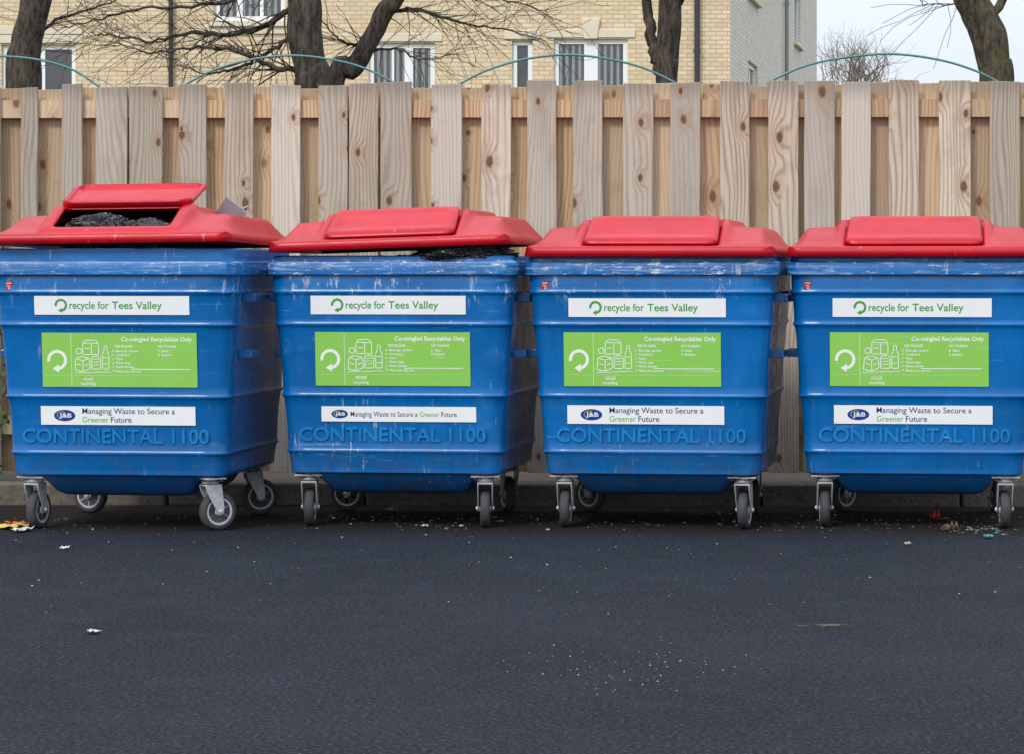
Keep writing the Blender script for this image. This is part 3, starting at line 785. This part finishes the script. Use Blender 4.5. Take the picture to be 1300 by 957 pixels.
hoop([(975, 105), (1020, 85), (1070, 74), (1130, 69), (1190, 76), (1240, 91), (1280, 112)], 2.0)

# ---------------------------------------------------------------- building
def brick_mat(name, c1, c2, mort):
    m = M(name, .9, .2); uv = m.n('ShaderNodeTexCoord').outputs['UV']
    b = m.n('ShaderNodeTexBrick'); m.l(uv, b.inputs['Vector'])
    b.inputs['Scale'].default_value = 1; b.inputs['Brick Width'].default_value = .225; b.inputs['Row Height'].default_value = .085
    b.inputs['Mortar Size'].default_value = .010; b.inputs['Mortar Smooth'].default_value = .2; b.inputs['Bias'].default_value = 0
    b.inputs['Color1'].default_value = (*c1, 1); b.inputs['Color2'].default_value = (*c2, 1); b.inputs['Mortar'].default_value = (*mort, 1)
    c = m.mix(m.noise(uv, 1.2, 5, .6), b.outputs['Color'], m.mix(1, b.outputs['Color'], (.88, .86, .84), 'MULTIPLY'))
    m.col(c); return m.m
brick_y = brick_mat('buff_brick', (.80, .66, .46), (.69, .53, .34), (.48, .39, .29))
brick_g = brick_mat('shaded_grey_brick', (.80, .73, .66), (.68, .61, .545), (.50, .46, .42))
mat_stone = simple('sandstone', (.68, .60, .48), .9, sc=3)
mat_upvc = simple('white_window_frame', (.82, .83, .84), .4, var=.03)
def glass_mat(name, blind):
    m = M(name, .08, .7); v = m.coord(rand=5)
    sep = m.n('ShaderNodeSeparateXYZ'); m.l(v, sep.inputs[0])
    c = m.mix(m.noise(v, 1.4, 3), (.02, .023, .028), (.11, .12, .13))
    if blind:
        s = m.math('ADD', m.math('MULTIPLY', m.math('SINE', m.math('MULTIPLY', sep.outputs['X'], 50)), .5), .5)
        c = m.mix(m.math('MULTIPLY', m.step(s, .5, .62), .75), c, (.30, .31, .31))
    m.col(c); return m.m
glass = [glass_mat('window_glass', False), glass_mat('window_glass_blinds', True)]
mat_roof = simple('roof_tiles', (.09, .075, .07), .9)
mat_pipe = simple('downpipe_black', (.03, .03, .033), .5)
mat_pipeg = simple('downpipe_grey', (.25, .25, .25), .5)

block = empty('apartment_block', (0, 40, 0)); tag(block, 'buff brick apartment block with white framed windows and sandstone lintels', 'building')
def wall(name, O, ang, L, H, ops, mat, parent):
    xs = sorted(set([0, L]+[o[0] for o in ops]+[o[1] for o in ops])); zs = sorted(set([0, H]+[o[2] for o in ops]+[o[3] for o in ops]))
    bm = bmesh.new(); uv = bm.loops.layers.uv.new('UVMap')
    def q(ps, f=lambda p: (p[0]+p[1], p[2])):
        fc = bm.faces.new([bm.verts.new(p) for p in ps])
        for lp in fc.loops: lp[uv].uv = f(lp.vert.co)
    for x0, x1 in zip(xs, xs[1:]):
        for z0, z1 in zip(zs, zs[1:]):
            cx, cz = (x0+x1)/2, (z0+z1)/2
            if any(o[0] < cx < o[1] and o[2] < cz < o[3] for o in ops): continue
            q([(x0, 0, z0), (x1, 0, z0), (x1, 0, z1), (x0, 0, z1)])
    for x0, x1, z0, z1 in [o[:4] for o in ops]:
        d = .16
        q([(x0, 0, z0), (x0, d, z0), (x0, d, z1), (x0, 0, z1)]); q([(x1, 0, z0), (x1, 0, z1), (x1, d, z1), (x1, d, z0)])
        q([(x0, 0, z1), (x0, d, z1), (x1, d, z1), (x1, 0, z1)]); q([(x0, 0, z0), (x1, 0, z0), (x1, d, z0), (x0, d, z0)])
    w = meshobj(name, bm, mat, parent, loc=O, rot=(0, 0, ang), recalc=False)
    return w
def window(O, ang, o, parent, mull, gi, lintel=True, key=False, wall_obj=None, sill=True, transom=0):
    x0, x1, z0, z1 = o[:4]; W = x1-x0; H = z1-z0
    base = Matrix.Translation(O) @ Matrix.Rotation(ang, 4, 'Z')
    p = base @ Vector((x0, .07, z0))
    bm = bmesh.new(); f = .095
    box(bm, (f/2, .03, H/2), (f, .06, H)); box(bm, (W-f/2, .03, H/2), (f, .06, H))
    box(bm, (W/2, .031, f/2), (W-2*f, .058, f)); box(bm, (W/2, .031, H-f/2), (W-2*f, .058, f))
    for mx, mw in mull: box(bm, (mx*W, .032, H/2), (mw, .052, H-2*f))
    if transom: box(bm, (W/2, .034, transom), (W-2*f-.01, .046, .06))
    w = meshobj('window', bm, mat_upvc, parent, loc=p, rot=(0, 0, ang)); bevel(w, .006, 1)
    bm = bmesh.new(); box(bm, (W/2, .045, H/2), (W-.04, .008, H-.04)); meshobj('pane', bm, glass[gi], w)
    if sill:
        bm = bmesh.new(); box(bm, (W/2, -.085, -.06), (W+.2, .17, .115)); s = meshobj('sill', bm, mat_stone, w); bevel(s, .01, 1)
    if lintel:
        bm = bmesh.new(); box(bm, (W/2, -.075, H+.11), (W+.30, .05, .17))
        if key:
            vs = box(bm, (W/2, -.085, H+.20), (.26, .09, .40))
            for v in vs:
                if v.co.z > H+.2: v.co.x += math.copysign(.06, v.co.x-W/2)
        s = meshobj('lintel', bm, mat_stone, w); bevel(s, .01, 1)
YBD = 40.0
xl = at(-420, 0, YBD).x; xr = at(927, 0, YBD).x
def opn(x0, x1, y0, y1): a = at(x0, y1, YBD); b = at(x1, y0, YBD); return (a.x-xl, b.x-xl, a.z, b.z)
HB = 9.2
ops = [(opn(2, 96, 57, 150), [(.52, .16)], 0, 1, 0), (opn(272, 362, -75, 27), [(.35, .12), (.66, .07)], 1, 0, 0), (opn(468, 552, 55, 150), [(.36, .05), (.60, .17)], 1, 1, 0),
       (opn(650, 676, 52, 150), [], 0, 1, 0), (opn(703, 797, 50, 150), [(.43, .07), (.5, .14), (.57, .07)], 1, 1, 1),
       (opn(-200, -110, 58, 150), [(.5, .1)], 0, 1, 0), (opn(-330, -250, -90, 10), [(.5, .1)], 0, 1, 0), (opn(5, 93, -130, -45), [(.5, .1)], 0, 1, 0),
       (opn(560, 640, -130, -45), [(.5, .1)], 0, 1, 0), (opn(720, 800, -130, -45), [(.5, .1)], 0, 1, 0)]
O = Vector((xl, 0, 0))
wall('front_wall', O, 0, xr-xl, HB, [o[0] for o in ops], brick_y, block)
for o, mu, gi, li, ke in ops: window(O, 0, o, block, mu, gi, bool(li), bool(ke))
p1 = at(927, 0, YBD); p2 = at(1037, 0, 62); dv = p2-p1; ang = math.atan2(dv.y, dv.x); Ls = Vector((dv.x, dv.y)).length
sops = []
def spos(px):
    best = min(range(0, 401), key=lambda k: abs(bearing(p1+dv*k/400)-px))
    return best/400*Ls
for a, b, z0, z1 in ((950, 962, 4.0, 5.5), (985, 992, 4.0, 5.5), (1006, 1013, 4.0, 5.5), (950, 962, 6.9, 8.2), (1008, 1016, 6.9, 8.2)):
    sops.append((spos(a), spos(b), z0, z1))
O2 = Vector((p1.x, 0, 0))
wall('side_wall', O2, ang, Ls, HB+1.5, sops, brick_g, block)
for o in sops: window(O2, ang, o, block, [(.5, .08)], 0, False)
wall('rear_wall', Vector((p2.x, p2.y-40, 0)), math.pi, p2.x-xl, HB+1.5, [], brick_y, block)
wall('end_wall', Vector((xl, p2.y-40, 0)), -math.pi/2, p2.y-40, HB, [], brick_y, block)
bm = bmesh.new()
pr = [(xl-.4, -.5), (xr+.3, -.5), (p2.x+.4, p2.y-39.6), (xl-.4, p2.y-39.6)]
lo = [bm.verts.new((x, y, HB)) for i, (x, y) in enumerate(pr)]
lo[2].co.z = HB+1.5; lo[1].co.z = HB+.02
rg = [bm.verts.new((xl+4, 10, HB+5)), bm.verts.new((xr-3, 10, HB+5))]
bm.faces.new((lo[0], lo[1], rg[1], rg[0])); bm.faces.new((lo[1], lo[2], rg[1])); bm.faces.new((lo[2], lo[3], rg[0], rg[1])); bm.faces.new((lo[3], lo[0], rg[0]))
meshobj('roof', bm, mat_roof, block)
for px0, px1 in ((-10, 105), (250, 372)):
    bm = bmesh.new()
    a = at(px0, 46, YBD).x; b = at(px1, 46, YBD).x; za, zb = at(0, 44, YBD).z, at(0, 35, YBD).z
    box(bm, ((a+b)/2, -.022, (za+zb)/2), (b-a, .04, zb-za))
    meshobj('string_course', bm, mat_stone, block)
def pipe(px, mat, r=.04, s=None):
    bm = bmesh.new()
    if s is None:
        x = at(px, 0, YBD).x; y = -.09
    else:
        q = p1+dv*(s/Ls); nx = Vector((dv.y, -dv.x, 0)).normalized()*.09; x, y = q.x+nx.x, q.y-40+nx.y
    tube(bm, [Vector((x, y, 0)), Vector((x, y, HB))], [r, r], 10)
    for z in (2, 4, 5.4, 7.5): box(bm, (x, y, z), (.13, .11, .06))
    meshobj('downpipe', bm, mat, block, smooth=False)
pipe(885, mat_pipe, .055); pipe(218, mat_pipe, .045); pipe(0, mat_pipeg, .05, s=spos(994))

# ---------------------------------------------------------------- trees
def bark(name, a, b, moss=None):
    m = M(name, .95, .2); v = m.coord(scale=(1, 1, .30), rand=7); v2 = m.coord()
    n = m.noise(v, 30, 6, .7); c = m.mix(m.step(n, .35, .65), a, b)
    if moss: c = m.mix(m.math('MULTIPLY', m.step(m.noise(v2, 5, 5, .7), .42, .62), .65), c, moss)
    m.col(c); m.bump(n, 1, .03); return m.m
bark_d = bark('dark_bark', (.030, .024, .020), (.12, .095, .078))
bark_m = bark('mossy_bark', (.035, .028, .02), (.14, .11, .08), (.085, .095, .035))
def grow(bm, p, d, L, r, depth, droop=.0, prob=.5):
    n = max(3, int(L/.11)); pts = [p.copy()]; rr_ = [r]; d = d.normalized(); q = p.copy()
    for i in range(n):
        d = (d+Vector((rnd(-.26, .26), rnd(-.26, .26), rnd(-.24, .24)-droop))).normalized()
        q = q+d*(L/n); pts.append(q.copy()); rr_.append(max(.0015, r*(1-.75*(i+1)/n)))
        if depth > 0 and random.random() < prob:
            s = d.cross(Vector((rnd(-1, 1), rnd(-1, 1), rnd(-1, 1)))).normalized()
            grow(bm, q, d*.75+s*.8+Vector((0, 0, .1)), L*rnd(.32, .6), rr_[-1]*.62, depth-1, droop, prob)
    tube(bm, pts, rr_, 4 if r < .012 else 7)
def limb(bm, pix, Y, r0, r1, tw=2, twl=.6, droop=.02, dY=0):
    P = [at(x, y, Y) for x, y in pix]
    out = []
    for i in range(len(P)-1):
        p0 = P[max(0, i-1)]; p1_ = P[i]; p2_ = P[i+1]; p3 = P[min(len(P)-1, i+2)]
        for k in range(6):
            t = k/6; out.append(.5*((2*p1_)+(-p0+p2_)*t+(2*p0-5*p1_+4*p2_-p3)*t*t+(-p0+3*p1_-3*p2_+p3)*t**3))
    out.append(P[-1]); n = len(out)
    out = [q+Vector((rnd(-.012, .012), dY*i/n+rnd(-.012, .012), rnd(-.012, .012))) for i, q in enumerate(out)]
    rs = [r0*(1-i/(n-1))**1.2+r1*(1-(1-i/(n-1))**1.2) for i in range(n)]
    tube(bm, out, rs, 9)
    if tw:
        for i in range(3, n):
            d = (out[i]-out[i-1]).normalized()
            for s in range(2):
                if random.random() < .66:
                    sd = Vector((rnd(-1, 1), rnd(-.8, .8), rnd(-1, 1)))
                    grow(bm, out[i], d*.8+sd*.7, twl*rnd(.35, 1), max(.0022, rs[i]*.32), tw-1, droop, .48)
def tree(base_px, Y, trunk, limbs, mat, label, top=True, twl=.55):
    base = at(base_px, 105, Y); base.z = 0
    e = empty('tree', base); tag(e, label, 'tree', 'bare winter trees behind the fence')
    bm = bmesh.new()
    K = [(Vector((base.x, Y, -.05)), trunk[0][2]*1.25)]+[(at(x, y, Y), r) for x, y, r in trunk]
    P, Rr = [], []
    N = len(K)
    for i in range(N-1):
        for k in range(10):
            t = k/10
            a0, a1, a2, a3 = [K[max(0, min(N-1, j))][0] for j in (i-1, i, i+1, i+2)]
            q = .5*((2*a1)+(-a0+a2)*t+(2*a0-5*a1+4*a2-a3)*t*t+(-a0+3*a1-3*a2+a3)*t**3) if i > 0 else a1.lerp(a2, t)
            P.append(q); Rr.append(K[i][1]*(1-t)+K[i+1][1]*t)
    P.append(K[-1][0]); Rr.append(K[-1][1])
    tube(bm, P, Rr, 28)
    for v in bm.verts:
        n_ = noise.noise(v.co*4)*.014+noise.noise(Vector((v.co.x*18, v.co.y*18, v.co.z*5)))*.012
        c = min(P, key=lambda q: (q-v.co).length_squared); d = (v.co-c); d.z = 0
        if d.length > 1e-4: v.co += d.normalized()*n_
    bmesh.ops.translate(bm, verts=bm.verts[:], vec=-base)
    meshobj('trunk', bm, mat, e, smooth=True)
    bm = bmesh.new()
    for pix, r0, r1, tw, dY in limbs: limb(bm, pix, Y, r0, r1, tw, twl, .02, dY)
    if top:
        for k in range(4):
            a = k*1.57+rnd(0, .5)
            grow(bm, K[-1][0]-Vector((0, 0, .05)), Vector((math.cos(a)*.5, math.sin(a)*.5, 1)), rnd(1.8, 2.5), K[-1][1]*.62, 3, 0, .35)
    bmesh.ops.translate(bm, verts=bm.verts[:], vec=-base)
    meshobj('crown', bm, mat, e, smooth=True)
tree(33, 6.0, [(30, 130, .115), (34, 60, .098), (44, 10, .102), (50, -60, .09), (48, -200, .08)], [([(34, 50), (75, 20), (120, 5), (180, -30)], .014, .003, 2, .3)], bark_d, 'bare tree with thick dark trunk rising over the fence')
tree(392, 6.0, [(398, 140, .125), (394, 90, .110), (388, 50, .110), (386, 10, .106), (378, -60, .09), (380, -180, .075)],
     [([(388, 92), (350, 86), (300, 66), (255, 62), (205, 70), (160, 60)], .022, .003, 2, -.2),
      ([(380, 40), (345, 62), (300, 84), (262, 92), (225, 82)], .018, .003, 2, .2),
      ([(376, 5), (340, 30), (290, 42), (235, 38), (180, 48), (130, 40), (95, 35)], .023, .003, 2, .4),
      ([(380, -30), (330, -10), (270, 8), (200, 14), (140, 28), (90, 44)], .020, .003, 2, -.3)], bark_d, 'bare spreading tree with low twisted dark branches')
tree(425, 6.6, [(425, 125, .062), (448, 88, .066), (470, 50, .063), (488, 15, .064), (505, -10, .060), (530, -120, .045)],
     [([(480, 30), (510, 12), (550, 16), (590, 30), (640, 36), (690, 50)], .018, .003, 2, .2),
      ([(500, 0), (545, -15), (600, 0), (650, 6), (700, 22)], .017, .003, 2, -.3),
      ([(470, 50), (452, 58), (430, 50), (412, 30)], .015, .004, 1, 0),
      ([(462, 66), (500, 62), (530, 74), (565, 70)], .011, .003, 2, .1)], bark_d, 'leaning bare tree forking beside a thicker trunk')
tree(845, 7.0, [(846, 130, .082), (847, 70, .076), (851, 30, .078), (850, -30, .075), (845, -160, .06)],
     [([(838, 90), (829, 60), (824, 25), (815, -20), (800, -90)], .046, .03, 0, .05), ([(851, 20), (880, -20), (930, -60)], .03, .01, 1, .1)], bark_d, 'bare tree with straight dark trunk and narrow side stem')
tree(1264, 6.0, [(1265, 135, .118), (1261, 80, .110), (1254, 45, .114), (1240, 15, .110), (1222, -20, .10), (1190, -120, .08)],
     [([(1230, -5), (1205, 6), (1170, 4)], .007, .003, 1, .1), ([(1250, 30), (1290, -20), (1330, -60)], .035, .02, 0, .2)], bark_m, 'mossy thick trunk of a bare tree leaning over fence')
base = at(1085, 100, 95); base.z = 0
e = empty('tree', base); tag(e, 'distant leafless tree with fine hazy twigs', 'tree', 'bare winter trees behind the fence')
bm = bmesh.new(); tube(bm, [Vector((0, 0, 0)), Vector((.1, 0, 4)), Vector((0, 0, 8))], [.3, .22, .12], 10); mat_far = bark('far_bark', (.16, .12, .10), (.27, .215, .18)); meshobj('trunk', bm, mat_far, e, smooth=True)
bm = bmesh.new(); random.seed(5)
for k in range(18):
    a = k*.8; z0 = 4+4*k/18
    grow(bm, Vector((0, 0, z0)), Vector((math.cos(a)*.6, math.sin(a)*.4, 1)), (11.0-z0)*rnd(.6, .95), .055, 1, 0, .3)
    for j in range(12):
        p = Vector((math.cos(a)*rnd(0, 1.5), rnd(-1, 1), rnd(7.5, 9.8)))
        grow(bm, p, Vector((rnd(-.8, .8), rnd(-.5, .5), 1)), rnd(.5, 1.5), .013, 1)
meshobj('crown', bm, mat_far, e, smooth=True)

# ---------------------------------------------------------------- small plant by the fence
random.seed(11)
mleaf = simple('leaf_green', (.05, .11, .025), .6, var=.5, sc=12)
bm = bmesh.new()
for s in range(7):
    p = Vector((rnd(-.10, .06), rnd(-.04, .03), 0)); pts = [p.copy()]
    for i in range(12):
        p = p+Vector((rnd(-.02, .02), rnd(-.012, .012), rnd(.06, .085))); pts.append(p.copy())
        for k in range(6):
            c = p+Vector((rnd(-.045, .045), rnd(-.04, .02), rnd(-.03, .03))); a = rnd(0, 6); u = Vector((math.cos(a), rnd(-.5, .5), math.sin(a)))*rnd(.012, .022); w = u.cross(Vector((rnd(-1, 1), 1, rnd(-1, 1)))).normalized()*u.length*.6
            bm.faces.new([bm.verts.new(q) for q in (c-u, c-w, c+u, c+w)])
    tube(bm, pts, [.003]*len(pts), 5)
pp = at(-4, 500, 1.22)
o = meshobj('climbing_plant', bm, mleaf, loc=(pp.x, 1.22, .085), recalc=False); tag(o, 'thin green leafy climber growing against the fence', 'plant')

# ---------------------------------------------------------------- light, sky, camera
w = bpy.data.worlds.new('World'); scene.world = w; w.use_nodes = True
nt = w.node_tree; bg = nt.nodes['Background']
sky = nt.nodes.new('ShaderNodeTexSky'); sky.sky_type = 'NISHITA'; sky.sun_disc = False
EL, AZ = rad(42), rad(208)
sky.sun_elevation = EL; sky.sun_rotation = AZ; sky.dust_density = 4; sky.air_density = 1.2; sky.ozone_density = 1
tc = nt.nodes.new('ShaderNodeTexCoord'); mp = nt.nodes.new('ShaderNodeMapping'); mp.inputs['Scale'].default_value = (1, 1, 3)
nz = nt.nodes.new('ShaderNodeTexNoise'); nz.inputs['Scale'].default_value = 2.2; nz.inputs['Detail'].default_value = 6
nt.links.new(tc.outputs['Generated'], mp.inputs['Vector']); nt.links.new(mp.outputs[0], nz.inputs['Vector'])
cl = nt.nodes.new('ShaderNodeMix'); cl.data_type = 'RGBA'; nt.links.new(nz.outputs['Fac'], cl.inputs[0])
cl.inputs[6].default_value = (5.8, 6.5, 7.5, 1); cl.inputs[7].default_value = (7.9, 8.3, 8.8, 1)
# overcast layer: brighter towards the zenith
sx = nt.nodes.new('ShaderNodeSeparateXYZ'); nt.links.new(tc.outputs['Generated'], sx.inputs[0])
mr = nt.nodes.new('ShaderNodeMapRange'); nt.links.new(sx.outputs['Z'], mr.inputs[0])
mr.inputs[1].default_value = .08; mr.inputs[2].default_value = 1; mr.inputs[3].default_value = 1; mr.inputs[4].default_value = 2.0
vm = nt.nodes.new('ShaderNodeVectorMath'); vm.operation = 'SCALE'; nt.links.new(cl.outputs[2], vm.inputs[0]); nt.links.new(mr.outputs[0], vm.inputs['Scale'])
mx = nt.nodes.new('ShaderNodeMix'); mx.data_type = 'RGBA'; mx.inputs[0].default_value = .8
nt.links.new(sky.outputs[0], mx.inputs[6]); nt.links.new(vm.outputs[0], mx.inputs[7])
nt.links.new(mx.outputs[2], bg.inputs['Color']); bg.inputs['Strength'].default_value = .145
sd = bpy.data.lights.new('sun', 'SUN'); sd.energy = 1.5; sd.angle = rad(10); sd.color = (1, .965, .91)
so = bpy.data.objects.new('sun', sd); COL.objects.link(so)
sp = Vector((math.sin(AZ)*math.cos(EL), math.cos(AZ)*math.cos(EL), math.sin(EL)))
so.rotation_euler = (-sp).to_track_quat('-Z', 'Y').to_euler(); so.location = sp*30
cd = bpy.data.cameras.new('camera'); cam = bpy.data.objects.new('camera', cd); COL.objects.link(cam)
cam.location = (CX, CY, CZ); cam.rotation_euler = (math.pi/2, 0, YAW)
cd.sensor_width = 36; cd.lens = 36*FOC/1300; cd.shift_y = -(478.5-345)/1300; cd.shift_x = -(PPX-650)/1300; cd.clip_end = 1500
scene.camera = cam
scene.view_settings.view_transform = 'Standard'; scene.view_settings.look = 'None'; scene.view_settings.exposure = 0
